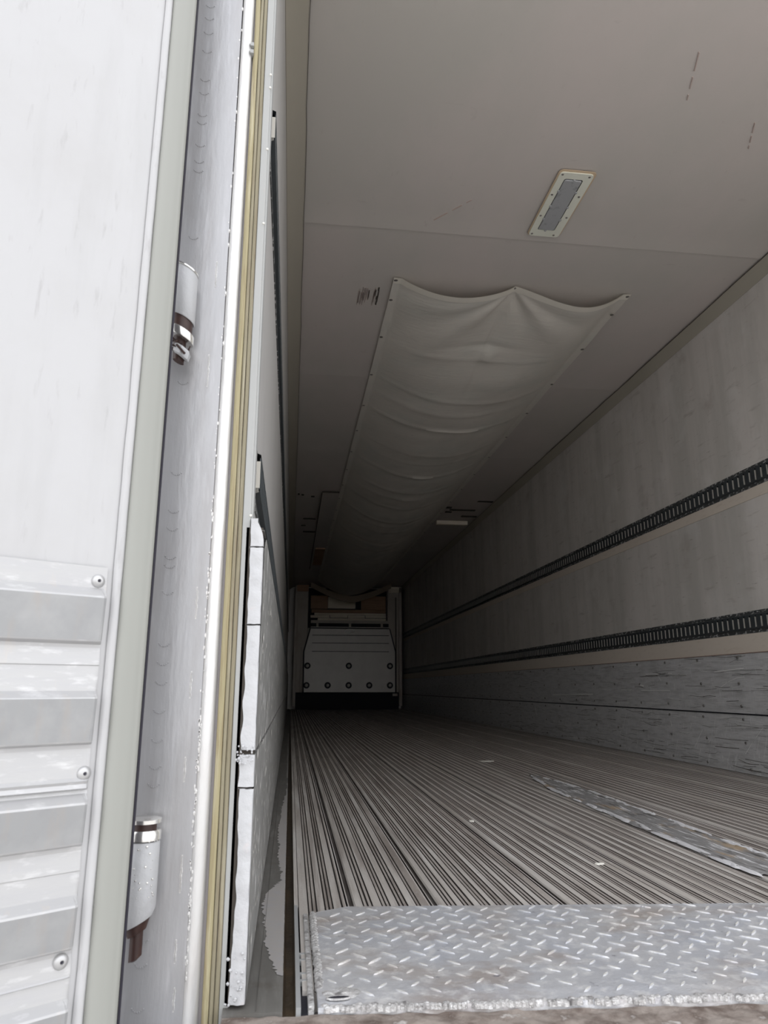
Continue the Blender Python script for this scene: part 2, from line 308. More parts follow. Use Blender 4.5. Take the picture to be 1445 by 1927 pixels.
pp = [(0.003,3.6),(-0.004,3.2),(-0.016,2.906),(-0.018,2.6),(-0.022,2.4),(-0.015,2.216),(-0.019,2.083),(-0.012,1.99),(-0.006,1.911),(-0.007,1.836),(-0.021,1.78),(-0.035,1.728),(-0.043,1.66),(-0.037,1.56),(-0.031,1.467),(-0.025,1.386),(-0.014,1.313),(0.0,1.256)]
mb = MB(); edge = []
for k in range(len(pp)-1):
    (a, b), (c, d) = pp[k], pp[k+1]
    n = 9
    for j in range(n):
        t = j/n; x = a+(c-a)*t; y = b+(d-b)*t
        edge.append((x + R.uniform(-0.0035, 0.0035) - (0.003 if j % 2 else 0), y))
for k in range(len(edge)-1):
    (a, b), (c, d) = edge[k], edge[k+1]
    mb.quad((min(a, 0.002), b, -0.0013), (0.0026+R.uniform(-.0012,.0003), b, -0.0013), (0.0026, d, -0.0013), (min(c, 0.002), d, -0.0013))
obj('peeled_paint_patch', mb, m_paint, fl)
# far stretch of peeled paint
mb = MB()
for k in range(60):
    y = 3.8+k*0.06; wd = 0.006+0.004*nz(y*3, 0, 0)+R.uniform(0, .003)
    mb.quad((0.0026-wd, y, -0.0013), (0.0026, y, -0.0013), (0.0026, y+0.045, -0.0013), (0.0026-wd*0.7, y+0.045, -0.0013))
obj('peeled_paint_patch', mb, m_paint, fl)
# weld repair scar along a plank
def scar(u, v):
    y = 1.72 + (3.72-1.72)*u
    wd = 0.16*min(1, (3.78-y)/0.6)*min(1, (y-1.62)/0.12)
    xc = 1.185 + 0.045*u
    x = xc + wd*(v-0.5)*(1+0.12*nz(y*9, v, 0))
    e = abs(v-0.5)*2
    h = 0.004*math.exp(-((e-0.86)/0.12)**2)*(0.6+abs(nz(y*22, v*5, 1))*1.6) + 0.0035*max(0, nz(x*60, y*14, 2)) - 0.0015*(1-e)
    if e > 0.97: h -= 0.002
    return (x, y, 0.0018+h)
m_scar = mat('weld_scar_metal', (0.33, 0.325, 0.325), 0.42, 0.3, [((0.55, 0.40, 0.24), 6, (2.5, 0.6, 1), O, 0.54, 0.62, 0.7), ((0.08, 0.075, 0.07), 30, (2, 0.3, 1), O, 0.53, 0.64, 0.75), ((0.95, 0.95, 0.97), 9, (9, 0.7, 1), O, 0.56, 0.62, 0.9), ((0.8, 0.8, 0.82), 90, (1, 1, 1), O, 0.66, 0.72, 0.7)], [(70, (1, 0.5, 1), 1.0, 0.005)])
obj('weld_patch', MB().grid(150, 22, scar), m_scar, fl, smooth=True)
mbw = MB()
for side in (-1, 1):
    for k in range(130):
        if nz(k*0.13, side, 3) < -0.06: continue
        u = k/130; y = 1.74+1.94*u; wd = 0.08*min(1, (3.78-y)/0.6)*min(1, (y-1.62)/0.12)
        x = 1.185+0.045*u+side*wd*R.uniform(0.84, 0.99)
        i9 = len(mbw.v); mbw.rev([(0.009*R.uniform(.5,1.3), 0), (0.006*R.uniform(.6,1.3), 0.003), (0.0005, 0.0055)], (x, y, 0.003), seg=6)
        st = R.uniform(2, 7)
        for q in range(i9, len(mbw.v)): mbw.v[q] = (mbw.v[q][0], y+(mbw.v[q][1]-y)*st, mbw.v[q][2])
obj('weld_beads', mbw, mat('bright_weld_bead', (0.85, 0.85, 0.87), 0.35, 0.3), fl, smooth=True, kind='stuff')

# ------------------------------------------------------------------ scuff plates (baseboards)
br = struct('baseboard_right', 'scratched grey aluminium scuff plates along the foot of the right wall', 'baseboard', (XR, YB, 0))
for z0, z1 in ((0.304, 0.610), (0.004, 0.296)):
    mb = MB()
    def fx(u, v, z0=z0, z1=z1):
        y = YB+0.03+(YE-YB-0.03)*u; z = z0+(z1-z0)*v
        b = 0.012 + 0.003*nz(y*0.9, z*3, 2) + 0.0015*nz(y*4, z*9, 5)
        if v < 0.02 or v > 0.98: b -= 0.003
        return (XR-b, y, z)
    mb.grid(200, 14, fx)
    mb.quad((XR-.012, YB+.03, z1), (XR, YB+.03, z1), (XR, YE, z1), (XR-.012, YE, z1))
    mb.quad((XR-.012, YB+.03, z0), (XR, YB+.03, z0), (XR, YE, z0), (XR-.012, YE, z0))
    obj('scuff_plate', mb, m_kick, br, smooth=True)
obj('joint_gap', MB().box(XR-0.004, XR-0.0005, YB+0.03, YE, 0.295, 0.305), m_black, br)
obj('seal_line', MB().box(XR-0.013, XR-0.0045, YB+0.03, YE, 0.6095, 0.6115), mat('red_brown_sealant', (0.22, 0.10, 0.07), 0.7), br)
mb = MB(); y = 1.35
while y < 13:
    for z in (0.588, 0.46, 0.337, 0.276, 0.155, 0.03):
        mb.rev([(0.0078, -0.002), (0.007, 0.0024), (0.0025, 0.0048)], (XR-0.0145, y+R.uniform(-.012,.012), z+R.uniform(-.004,.004)), (-1,0,0), 8)
    y += 0.375
obj('rivets', mb, mat('dark_rivet', (0.2, 0.19, 0.18), 0.35, 0.6), br, smooth=True, kind='stuff')
mb = MB()
def stroke(pts, wd=0.0022):
    for k in range(len(pts)-1):
        (y0, z0), (y1, z1) = pts[k], pts[k+1]
        dy, dz = y1-y0, z1-z0; L = math.hypot(dy, dz); ny, nz_ = -dz/L*wd, dy/L*wd
        xx = XR-0.0165
        mb.quad((xx, y0-ny, z0-nz_), (xx, y0+ny, z0+nz_), (xx, y1+ny, z1+nz_), (xx, y1-ny, z1-nz_))
stroke([(4.28,0.521),(4.62,0.522)], 0.003); stroke([(4.46,0.515),(4.42,0.475)]); stroke([(3.82,0.52),(3.67,0.528),(3.55,0.533)], 0.0028)
stroke([(3.78,0.435),(3.70,0.465),(3.62,0.485),(3.55,0.49)], 0.0015); stroke([(4.7,0.417),(4.32,0.417)], 0.0028); stroke([(5.0,0.42),(4.85,0.419)], 0.002)
stroke([(4.72,0.455),(4.66,0.445)], 0.005); stroke([(5.5,0.385),(6.4,0.372)], 0.004); stroke([(6.9,0.26),(6.85,0.17)], 0.006); stroke([(4.35,0.235),(4.34,0.205)], 0.003)
stroke([(3.45,0.24),(3.55,0.16),(3.62,0.10)], 0.0015); stroke([(4.0,0.2),(4.1,0.10)], 0.0015); stroke([(3.88,0.2),(3.95,0.13)], 0.0015); stroke([(4.95,0.26),(5.02,0.16)], 0.0015)
for k in range(240):
    y = 3.0+3.5*R.random()**1.6; z = R.choice([R.uniform(0.02, 0.285), R.uniform(0.02, 0.285), R.uniform(0.32, 0.6)]); L = R.uniform(0.03, 0.12)
    if R.random() < 0.5 and z < 0.29:
        stroke([(y, z), (y+L*0.25, z-L*0.5), (y+L*0.4, z-L*0.9)] if z-L*0.9 > 0.01 else [(y, z), (y+L*.3, max(0.01, z-L*.4))], R.uniform(0.0005, 0.0013))
    else: stroke([(y, z), (y+L*2, z+R.uniform(-.01, .01))], R.uniform(0.0005, 0.0011))
obj('bright_scratches', mb, m_scratch, br, kind='stuff')
mb = MB()
for k in range(260):
    y = 3.0+5*R.random()**1.6; z = R.choice([R.uniform(0.02, 0.285), R.uniform(0.02, 0.1), R.uniform(0.32, 0.6)]); L = R.uniform(0.05, 0.3)
    stroke([(y, z), (y+L*.5, z+R.uniform(-.006, .006)), (y+L, z+R.uniform(-.01, .01))], R.uniform(0.0004, 0.0012))
obj('dark_scratches', mb, m_seam, br, kind='stuff')

bl = struct('baseboard_left', 'grey scuff panels along the foot of the left wall with broken white core edge', 'baseboard', (XL, YB, 0))
def leftpanel(z0, z1, yf0, jag):
    X0, X1 = -0.066, -0.0490
    mb = MB(); nzz = 40; 
    def front(z): return yf0 + 0.004*nz(0, z*30, jag) + 0.003*nz(3, z*90, jag)
    def xf(y, z): return X1 + 0.0015*nz(y*0.8, z*2, 1)
    def face(u, v):
        z = z0+(z1-z0)*v; y = front(z) + (YE-front(z))*(u**2.2)
        if z1 > 0.5: z = min(z, z1 - 0.03*max(0, 1-(y-yf0)/0.09)**2*1.0)
        return (xf(y, z), y, z)
    mb.grid(70, nzz, face)
    mb.quad((X1, yf0, z1), (X0, yf0, z1), (X0, YE, z1), (X1, YE, z1))
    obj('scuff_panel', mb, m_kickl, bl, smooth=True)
lz = 0.685
mb = MB()
for k in range(150):
    y = 1.17+1.8*R.random()**1.8; z = R.uniform(0.02, 0.66); h = R.uniform(0.003, 0.014)*(1+y*0.3); w_ = R.uniform(0.0015, 0.006)*(1+y)
    x = -0.0472
    mb.quad((x, y, z), (x, y+w_, z+h*0.3), (x, y+w_*0.7, z+h), (x, y-w_*0.2, z+h*0.7))
obj('chips', mb, m_crumb, bl, kind='stuff')
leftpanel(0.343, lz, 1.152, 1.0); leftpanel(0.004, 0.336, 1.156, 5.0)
# broken white core, one piece between each pair of cracks
cuts = [(0.004, 0.288, 0), (0.291, 0.3365, 1), (0.3435, 0.53, 2), (0.5325, 0.655, 3), (0.657, 0.703, 4)]
for (z0, z1, k) in cuts:
    mb = MB(); n = max(8, int((z1-z0)*160))
    def core(u, v, z0=z0, z1=z1, k=k):
        z = z0+(z1-z0)*u; gx = (-0.0725 if k >= 2 else -0.0735) + 0.0012*nz(z*7, 1, k) + (0.004*math.exp(-((z-0.18)/0.10)**2) if k == 0 else 0) + (0.0025*math.exp(-((z-0.5)/0.08)**2) if k >= 2 else 0); ww = [(gx+0.0012*nz(z*25, k, 0), 1.17), (gx+0.001+0.0025*nz(z*40, k, 1), 1.150), (-0.060, 1.1475+0.003*nz(z*60, k, 2)), (-0.0505+0.0015*nz(z*50,k,4), 1.148+0.003*nz(z*30, k, 3)), (-0.0497, 1.153), (-0.0497, 1.17)]
        sh = 1.0
        if k == 4: # rounded top outline
            t = (z-z0)/(z1-z0); 
            ww = [(min(x, -0.0500-0.015*t**2.5) if j > 2 else x, y) for j, (x, y) in enumerate(ww)]
        i = min(4, int(v*5)); f = v*5-i
        x = ww[i][0]+(ww[i+1][0]-ww[i][0])*f; y = ww[i][1]+(ww[i+1][1]-ww[i][1])*f
        return (x, y, z + (0.0014*nz(x*160, k, 7) if u in (0, 1) else 0))
    mb.grid(n, 10, core)
    mb.quad((-.0735,1.17,z1), (-.0725,1.15,z1), (-.053,1.15,z1), (-.0512,1.17,z1)) if k != 4 else mb.quad((-.0735,1.17,z1), (-.0725,1.15,z1), (-.0675,1.15,z1), (-.0675,1.17,z1))
    mb.quad((-.0735,1.17,z0), (-.0725,1.15,z0), (-.053,1.15,z0), (-.0512,1.17,z0))
    obj('panel_core', mb, m_foam, bl, smooth=True)
obj('dark_crack', MB().box(-0.0785, -0.052, 1.158, 1.18, 0.0, 0.69), m_seam, bl)
mb = MB()
for k in range(70):
    z = R.choice([R.uniform(0.0, 0.07), R.uniform(0.32, 0.35)]); x = R.uniform(-0.078, -0.052)
    r = R.uniform(0.0008, 0.0026)
    mb.rev([(r*.4, -r), (r, 0), (r*.3, r*.8)], (x, R.uniform(1.142, 1.15), z+0.004), seg=6)
obj('crumbled_core', mb, m_foam, bl, kind='stuff')

# ------------------------------------------------------------------ rear frame (left post, header, right post)
fr = struct('trim_3', 'bare aluminium left post of the rear door frame with bright worn corner', 'door frame', (-0.18, YB, 0))
def bx(name, x0, x1, y0, y1, z0, z1, m, par, bevel=0):
    return obj(name, MB().box(x0, x1, y0, y1, z0, z1), m, par, bevel=bevel)
ZB = -0.25
bx('post_plate', -0.32, -0.134, YB, YB+0.05, ZB, 2.75, m_alu, fr)
# bright rounded corner, then stepped jamb
pts = [(-0.134, 1.15)] + [(-0.128+0.0135*math.sin(a), 1.163-0.0135*math.cos(a)) for a in [i*math.pi/16 for i in range(-3, 9)]] + [(-0.1145, 1.20), (-0.134, 1.20)]
obj('worn_corner', MB().prism(pts, lambda p, q, t: (p+0.004*max(0,t-1.0)/1.5, q, t), ZB, 2.75), m_alu2, fr, smooth=True)
bx('grey_groove', -0.118, -0.1085, 1.165, 1.20, ZB, 2.75, m_greyj, fr)
mb = MB()
for k in range(160):
    z = R.choice([R.uniform(-0.1, 0.9), R.uniform(0.1, 0.4), R.uniform(0.2, 1.8)]); rr = R.uniform(0.0008, 0.0022)
    i9 = len(mb.v); mb.rev([(rr, -0.0005), (rr*.6, 0.0008)], (-0.1335+R.uniform(-.0025, .0015), 1.1502, z), (0,-1,0), 5)
    for q in range(i9, len(mb.v)): mb.v[q] = (mb.v[q][0], mb.v[q][1], z+(mb.v[q][2]-z)*R.uniform(1.5, 3))
obj('corner_nicks', mb, m_alu2, fr, kind='stuff')
# beads of weld on the frame face
mb = MB()
for k in range(60):
    z = -0.05+k*0.035+R.uniform(-.012, .012)
    if R.random() < 0.3: continue
    for j in range(7):
        a = math.radians(200+j*22)
        mb.rev([(0.0014, 0), (0.0010, 0.0008)], (-0.195+0.0085*math.cos(a), 1.1498, z+0.0075*math.sin(a)), (0,-1,0), 6)
obj('weld_ripples', mb, m_alu, fr, smooth=True, kind='stuff')
mb = MB()
for (x, z, L) in ((-0.152, 1.12, 0.05), (-0.155, 0.93, 0.06), (-0.150, 0.54, 0.05), (-0.151, 0.42, 0.04), (-0.152, 0.30, 0.035), (-0.148, 0.15, 0.05), (-0.149, 0.06, 0.03), (-0.147, 0.0, 0.03)):
    n = int(L*700)
    for j in range(n):
        mb.rev([(0.0024*R.uniform(.7,1.1)*(0.4+0.6*math.sin(math.pi*(j+.5)/n)), 0), (0.0012, 0.0014)], (x+0.0012*nz(z*50+j*.2, 0, 0), 1.1505, z+L*j/n), (0,-1,0), 7)
obj('weld_drips', mb, m_alu2, fr, smooth=True, kind='stuff')

jm = struct('trim_4', 'yellowed olive seal and white inner jamb strip beside the frame post', 'door frame', (-0.09, YB, 0))
mb = MB()
SEAL = ((-0.1095, -0.0995, 1.157, 0), (-0.0994, -0.0935, 1.158, 1), (-0.0932, -0.0858, 1.160, 1))
for (p0, p1, yy, mi_) in SEAL:
    def sf(u, v, p0=p0, p1=p1, yy=yy):
        z = ZB + (2.75-ZB)*u; a = math.pi*v
        wv = 0.0007*nz(0, z*8, p0*100) 
        return ((p0+p1)/2 + wv - (p1-p0)/2*math.cos(a), yy+0.004*(1-math.sin(a))**2, z)
    mb.grid(160, 6, sf, mi_)
obj('ribbed_seal', mb, [m_olive, m_olive2], jm, smooth=True)
bx('seal_backing', -0.1095, -0.0850, 1.168, 1.2, ZB, 2.75, m_greyj, jm)
bx('jamb_strip', -0.0855, -0.0728, 1.158, 1.2, ZB, 2.75, m_liner, jm, bevel=0.0015)
bx('jamb_strip_upper', -0.0745, -0.0695, 1.162, 1.2, 0.69, 2.75, m_liner, jm)
for z in (1.735-0.55, 1.185+0.455):
    pass
for z in (1.63, 1.647):
    bx('seal_clip', -0.1145, -0.108, 1.150, 1.163, z, z+0.008, m_liner, jm)
mb = MB()
for (x, z) in ((-0.0735, 1.59), (-0.0735, 1.56), (-0.0735, 1.42), (-0.074, 1.26), (-0.073, 0.71)):
    mb.rev([(0.0024, 0), (0.0020, 0.0016), (0.0008, 0.0022)], (x, 1.158, z), (0,-1,0), 8)
obj('sealant_drops', mb, m_crumb, jm, smooth=True, kind='stuff')
hd = struct('trim_5', 'header and right post of the rear door frame', 'door frame', (XR, YB, ZT))
bx('header', -0.134, XR+0.13, YB, YB+0.08, ZT+0.03, 2.75, m_alu, hd)
bx('right_post', XR+0.005, XR+0.13, YB, YB+0.05, ZB, ZT+0.03, m_alu, hd)

# ------------------------------------------------------------------ sill and diamond plate
sl = struct('trim_6', 'dirty metal sill lip in front of the diamond plate', 'sill', (0.6, 1.1, 0))
def sillf(u, v):
    x = -0.079 + (XR+0.079)*u; yf = 1.131-0.068*(x+0.08)*(1 if x < 0.8 else 0.8/x*1.1)
    y = 1.0 + (max(yf, 1.05)-1.0)*v
    return (x, y, -0.004 + 0.003*nz(x*30, y*40, 1) + 0.0015*nz(x*90, y*90, 3))
obj('sill_lip', MB().grid(240, 24, sillf), m_sill, sl, smooth=True)
bx('sill_front', -0.32, XR+0.13, 1.02, 1.20, -0.25, -0.03, m_alu, sl)

tp = thing('threshold_plate', 'silver diamond tread plate lying across the trailer floor at the doorway', 'floor plate', (1.2, 1.3, 0))
def yfront(x): return 1.128-0.062*(x-0.05) if x < 1.2 else 1.057
def yback(x): return 1.583-0.10*(x-0.13) if x < 1.2 else 1.476
mb = MB()
outl = [(0.052, yfront(0.052))] + [(0.052, 1.53), (0.066, 1.555), (0.128, 1.583)]
xs = [0.052, 0.066, 0.09, 0.128] + [0.128+(XR-0.02-0.128)*k/60 for k in range(1, 61)]
def yb2(x):
    if x < 0.066: return 1.53+0.025*(x-0.052)/0.014
    if x < 0.128: return 1.555+0.028*(x-0.066)/0.062
    return yback(x)
zt = 0.006
for k in range(len(xs)-1):
    a, b = xs[k], xs[k+1]
    for j in range(12):
        t0, t1 = j/12, (j+1)/12
        def pt(x, t):
            y = yfront(x)+(yb2(x)-yfront(x))*t
            z = zt + 0.0006*nz(x*9, y*9, 2)
            if t == 0: z -= 0.003
            return (x, y, z)
        mb.quad(pt(a, t0), pt(b, t0), pt(b, t1), pt(a, t1))
    mb.quad((a, yb2(a), zt), (b, yb2(b), zt), (b, yb2(b)+0.001, 0), (a, yb2(a)+0.001, 0))
    mb.quad((a, yfront(a), zt-0.003), (b, yfront(b), zt-0.003), (b, yfront(b)-0.002, -0.01), (a, yfront(a)-0.002, -0.01))
mb.quad((0.052, yfront(0.052), zt), (0.052, 1.53, zt), (0.0515, 1.53, -0.002), (0.0515, yfront(0.052), -0.002))
obj('plate', mb, m_tread, tp, smooth=True)
mb = MB(); cell = 0.035; row = 0
xx0 = 0.06
ny = int(0.56/cell)
c45 = math.cos(math.pi/4)
for a in range(-30, 130):
    for b in range(-110, 60):
        x = 0.075 + (a-b)*cell*c45; y = 1.06 + (a+b)*cell*c45
        if not 0.07 < x < XR-0.03: continue
        if not (yfront(x)+0.03 < y < yb2(x)-0.006): continue
        sgn = 1 if (a+b) % 2 else -1
        wear = 1.0
        if y < 1.24+0.05*nz(x*6, y*6, 0): wear = 0.7
        wear *= 0.8+0.3*nz(x*11, y*11, 5)
        if wear < 0.4 or R.random() < 0.03: continue
        L = 0.0190*min(1, wear+0.12); W = 0.0027; h = 0.0021*wear
        ang = math.radians(sgn*45+R.uniform(-3, 3)); c, s = math.cos(ang), math.sin(ang)
        def T(u, v, z): return (x+u*c-v*s, y+u*s+v*c, zt+z)
        i = len(mb.v)
        ring = [(-L, 0), (-L*.5, -W), (L*.5, -W), (L, 0), (L*.5, W), (-L*.5, W)]
        mb.v += [T(u, v, -0.0008) for u, v in ring] + [T(u*0.72, v*0.5, h) for u, v in ring]
        for k in range(6):
            k2 = (k+1) % 6; mb.f.append((i+k, i+k2, i+6+k2, i+6+k)); mb.m.append(0)
        mb.f.append(tuple(i+6+k for k in range(6))); mb.m.append(1)
obj('raised_treads', mb, [m_tread, m_treadb], tp, smooth=True, kind='stuff')
# weld bead down the left edge, lump and slot at the corner, rough front bead
mb = MB()
for k in range(70):
    y = 1.19+k*0.0052
    mb.rev([(0.0062, -0.004), (0.0052, 0.0015), (0.002, 0.0035)], (0.0565+R.uniform(-.0015,.002), y, 0.0055), seg=8)
obj('side_weld_bead', mb, m_weld, tp, smooth=True, kind='stuff')
mb = MB()
def lump(u, v):
    a = u*math.tau; r = v; 
    x = 0.088+0.034*r*math.cos(a); y = 1.168+0.022*r*math.sin(a)
    return (x, y, 0.0045+0.006*(1-r*r)*(0.75+0.6*nz(x*60, y*60, 1)) - (0.002 if r > 0.97 else 0))
mb.grid(40, 14, lump)
obj('corner_weld', mb, m_weld, tp, smooth=True)
mb = MB(); 
def slotr(u, v):
    a = u*math.tau; b = v*math.tau
    return (0.0815+(0.0165+0.0016*math.cos(b))*math.cos(a), 1.147+(0.0055+0.0016*math.cos(b))*math.sin(a), 0.0068+0.0016*math.sin(b))
mb.grid(36, 8, slotr)
obj('slot_rim', mb, m_weld, tp, smooth=True)
mb = MB(); i = len(mb.v)
mb.rev([(1, 0), (1, 0.001)], (0, 0, 0), seg=24)
mb.v = [(0.0815+x*0.016, 1.147+y*0.0052, 0.0068+z) for x, y, z in mb.v]
obj('slot_hole', mb, m_black, tp)
mb = MB()
for k in range(420):
    x = 0.06+(XR-0.11)*k/420+R.uniform(-.002, .002); y = yfront(x)+R.uniform(-0.004, 0.007)
    r = R.uniform(0.004, 0.008)
    mb.rev([(r, -0.005), (r*.8, 0.0005), (r*.3, 0.0022)], (x, y, 0.0035+0.001*nz(x*30, 0, 0)), seg=7)
obj('front_weld_bead', mb, m_weld, tp, smooth=True, kind='stuff')

# ------------------------------------------------------------------ door with its corrugated scuff plate
P0 = Vector((-0.195, 1.03, 0)); D = Vector((0.82104, 0.57088, 0)); N = Vector((0.57088, -0.82104, 0))
def dp(s, z, n): p = P0 + D*s + N*n; return (p.x, p.y, z+CH)
d1 = struct('door_1', 'open white rear door with grey-green edge gasket and corrugated lower scuff plate', 'door', (P0.x, P0.y, 0))
mb = MB()
mb.prism([(-1.2, -0.06), (-0.001, -0.06), (-0.001, -0.002), (-1.2, -0.002)], lambda p, q, t: dp(p, t, q), -0.47, 2.2)
obj('door_panel', mb, m_door, d1)
mb = MB()
def rim(u, v):
    z = -0.46+2.62*u; s = -0.058+0.013*v
    return dp(s + 0.0009*nz(0, z*14, v), z, 0.004*math.sin(math.pi*min(1, max(0, v)))**0.5)
mb.grid(120, 6, rim)
obj('edge_flange', mb, m_door, d1, smooth=True)
gp = [(-0.0455, -0.001), (-0.0452, 0.005), (-0.043, 0.0075), (-0.038, 0.0085), (-0.030, 0.0085), (-0.024, 0.0078), (-0.016, 0.0078), (-0.0135, 0.0065), (-0.0115, 0.0068), (-0.006, 0.0045), (-0.0035, 0.0), (-0.0035, -0.004)]
obj('edge_gasket', MB().prism(gp, lambda p, q, t: dp(p, t, q), -0.46, 2.2), m_gask, d1, smooth=True)
obj('gasket_back_edge', MB().prism([(-0.0036, -0.06), (0.0012, -0.06), (0.0012, -0.002), (-0.0036, 0.0018)], lambda p, q, t: dp(p, t, q), -0.46, 2.2), m_dark, d1)
# corrugated plate: (z, proud) from the top down
prof = [(0.157, 0.0), (0.1565, 0.003), (0.128, 0.0035), (0.1165, 0.017), (0.114, 0.0185), (0.060, 0.0115), (0.058, 0.0105), (0.0545, 0.0025), (0.050, 0.002), (0.0285, 0.0045), (0.0275, 0.0030), (-0.004, 0.0055), (-0.012, 0.0175), (-0.0135, 0.0185), (-0.065, 0.0115), (-0.067, 0.0105), (-0.070, 0.0025), (-0.075, 0.002), (-0.109, 0.0045), (-0.113, 0.0085), (-0.1165, 0.0065), (-0.1215, 0.009), (-0.1235, 0.0025), (-0.128, 0.004), (-0.137, 0.0175), (-0.1395, 0.0185), (-0.184, 0.0115), (-0.186, 0.0105), (-0.189, 0.0025), (-0.194, 0.002), (-0.2165, 0.0045), (-0.2175, 0.0032), (-0.243, 0.0055), (-0.2515, 0.0175), (-0.254, 0.0185), (-0.298, 0.0115), (-0.300, 0.0105), (-0.3035, 0.0025), (-0.308, 0.002), (-0.330, 0.0045), (-0.3315, 0.006), (-0.333, 0.003), (-0.353, 0.0055), (-0.361, 0.0175), (-0.3635, 0.0185), (-0.408, 0.0115), (-0.410, 0.0105), (-0.413, 0.0025), (-0.44, 0.003), (-0.44, 0.0)]
mb = MB()
S = [-1.15, -0.9, -0.7, -0.5, -0.35, -0.25, -0.18, -0.12, -0.09, -0.074, -0.0705, -0.0685, -0.0672]
def cp_(i, j):
    z, n = prof[i]; s = S[j]
    if j >= len(S)-3:
        f = [0.9, 0.55, 0.0][j-(len(S)-3)]; n = min(n, 0.004) + (n-min(n, 0.004))*f
        zz = z
    return dp(s, z, n + 0.0004*nz(s*20, z*20, 0))
i0 = len(mb.v)
for i in range(len(prof)):
    for j in range(len(S)): mb.v.append(cp_(i, j))
for i in range(len(prof)-1):
    for j in range(len(S)-1):
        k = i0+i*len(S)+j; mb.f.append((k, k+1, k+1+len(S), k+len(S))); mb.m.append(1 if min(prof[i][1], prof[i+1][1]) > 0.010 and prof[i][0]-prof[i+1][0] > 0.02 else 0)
for i in range(len(prof)-1):  # right end cap
    z, z2 = prof[i][0], prof[i+1][0]
    mb.quad(dp(S[-1], z, min(prof[i][1], .004)), dp(S[-1], z, -0.001), dp(S[-1], z2, -0.001), dp(S[-1], z2, min(prof[i+1][1], .004)))
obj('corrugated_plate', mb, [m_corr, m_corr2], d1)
rv = None
for (s, z) in ((-0.0786, 0.1376), (-0.0735, -0.1045), (-0.0795, -0.3134)):
    mb = MB(); c = dp(s, z, 0.003)
    mb.rev([(0.0092, -0.001), (0.0090, 0.0012), (0.0072, 0.0036), (0.0042, 0.0050), (0.0024, 0.0052), (0.0020, 0.0040)], c, N, 24)
    rv = obj('rivet', mb, m_rivet, d1, smooth=True)
    mb = MB(); mb.rev([(0.0019, 0.0040), (0.0017, 0.0046)], c, N, 12)
    obj('rivet_hole', mb, m_dark, rv)

# ------------------------------------------------------------------ hinges
def hinge(name, label, z0, prof, mis, mats, cx, cyy, extra=None):
    h = thing(name, label, 'hinge', (cx, cyy, z0+CH), 'door hinges on the frame post')
    for nm, pr, m in prof:
        obj(nm, MB().rev(pr, (cx, cyy, z0+CH), (0,0,1), 28), m, h, smooth=True)
    return h
cxh, cyh = -0.2, 1.118
h1 = hinge('door_hinge', 'upper door hinge with white barrel, dark ring and frayed broken pin', 0.0, [
    ('barrel', [(0.0, 0.612), (0.021, 0.612), (0.0225, 0.614), (0.0225, 0.700), (0.021, 0.703), (0.012, 0.7035)], m_white),
    ('bushing', [(0.0185, 0.592), (0.0195, 0.612)], m_rust),
    ('washer', [(0.010, 0.5755), (0.0215, 0.5755), (0.0225, 0.577), (0.0225, 0.590), (0.0205, 0.592)], m_chrome),
    ('pin', [(0.009, 0.535), (0.0105, 0.5755)], m_rust)], None, None, cxh, cyh)
obj('barrel_rim', MB().rev([(0.0215, 0.7025), (0.0232, 0.7035), (0.0232, 0.706), (0.021, 0.7075)], (cxh, cyh, CH), (0,0,1), 28), m_chrome, h1, smooth=True)
obj('pin_nut', MB().rev([(0.010, -0.010), (0.014, -0.008), (0.0145, 0.004), (0.011, 0.008)], (cxh+0.006, cyh-0.006, 0.553+CH), (0.25,-0.1,1), 6), m_white, h1)
for c_ in h1.children:
    for v_ in c_.data.vertices: v_.co.z -= 0.45*v_.co.x + 0.012
obj('broken_clip', MB().rev([(0.0022, 0), (0.0022, 0.022)], (cxh-0.001, cyh-0.018, 0.545+CH), (0.75,-0.2,-0.9), 8), m_rust, h1)
mb = MB()
for k in range(14):
    a = R.uniform(0, math.tau); rr = R.uniform(0.006, 0.015)
    mb.rev([(0.0018, 0), (0.0008, R.uniform(0.004, 0.009))], (cxh+rr*math.cos(a)+.002, cyh+rr*math.sin(a)-.004, 0.540+R.uniform(0, .022)+CH), (R.uniform(-1,1), -.5, R.uniform(-1,1)), 5)
obj('rust_flakes', mb, m_rust, h1, kind='stuff')
cx2 = -0.198
h2 = hinge('door_hinge', 'lower door hinge with wet grey barrel, chrome collar and rusty pin', 0.0, [
    ('barrel', [(0.0, -0.296), (0.0185, -0.296), (0.0225, -0.288), (0.0225, -0.194), (0.021, -0.192)], m_white),
    ('collar', [(0.018, -0.192), (0.0232, -0.190), (0.0232, -0.180), (0.0215, -0.177)], m_chrome),
    ('socket', [(0.0165, -0.178), (0.0165, -0.166)], m_rust),
    ('nut', [(0.0, -0.309), (0.012, -0.309), (0.0165, -0.296)], m_rust),
    ('pin', [(0.003, -0.343), (0.0085, -0.340), (0.0085, -0.309)], m_rust)], None, None, cx2, cyh)
for c_ in h2.children:
    for v_ in c_.data.vertices:
        if v_.co.z < -0.28: v_.co.z += 0.5*v_.co.x
        v_.co.z -= 0.017
obj('socket_cap', MB().rev([(0.017, -0.185), (0.0228, -0.185), (0.0228, -0.180), (0.017, -0.178)], (cx2, cyh, CH), (0,0,1), 28), m_chrome, h2, smooth=True)
mb = MB()
for k in range(34):
    a = R.uniform(-2.4, -0.4); z = R.uniform(-0.28, -0.2)
    r = R.uniform(0.0007, 0.0018)
    c = Vector((cx2+0.0225*math.cos(a), cyh+0.0225*math.sin(a), z+CH))
    mb.rev([(r, 0), (r*.7, r*.6), (r*.2, r*.8)], c, (math.cos(a), math.sin(a), 0), 7)
obj('paint_blisters', mb, m_chrome, h2, smooth=True, kind='stuff')

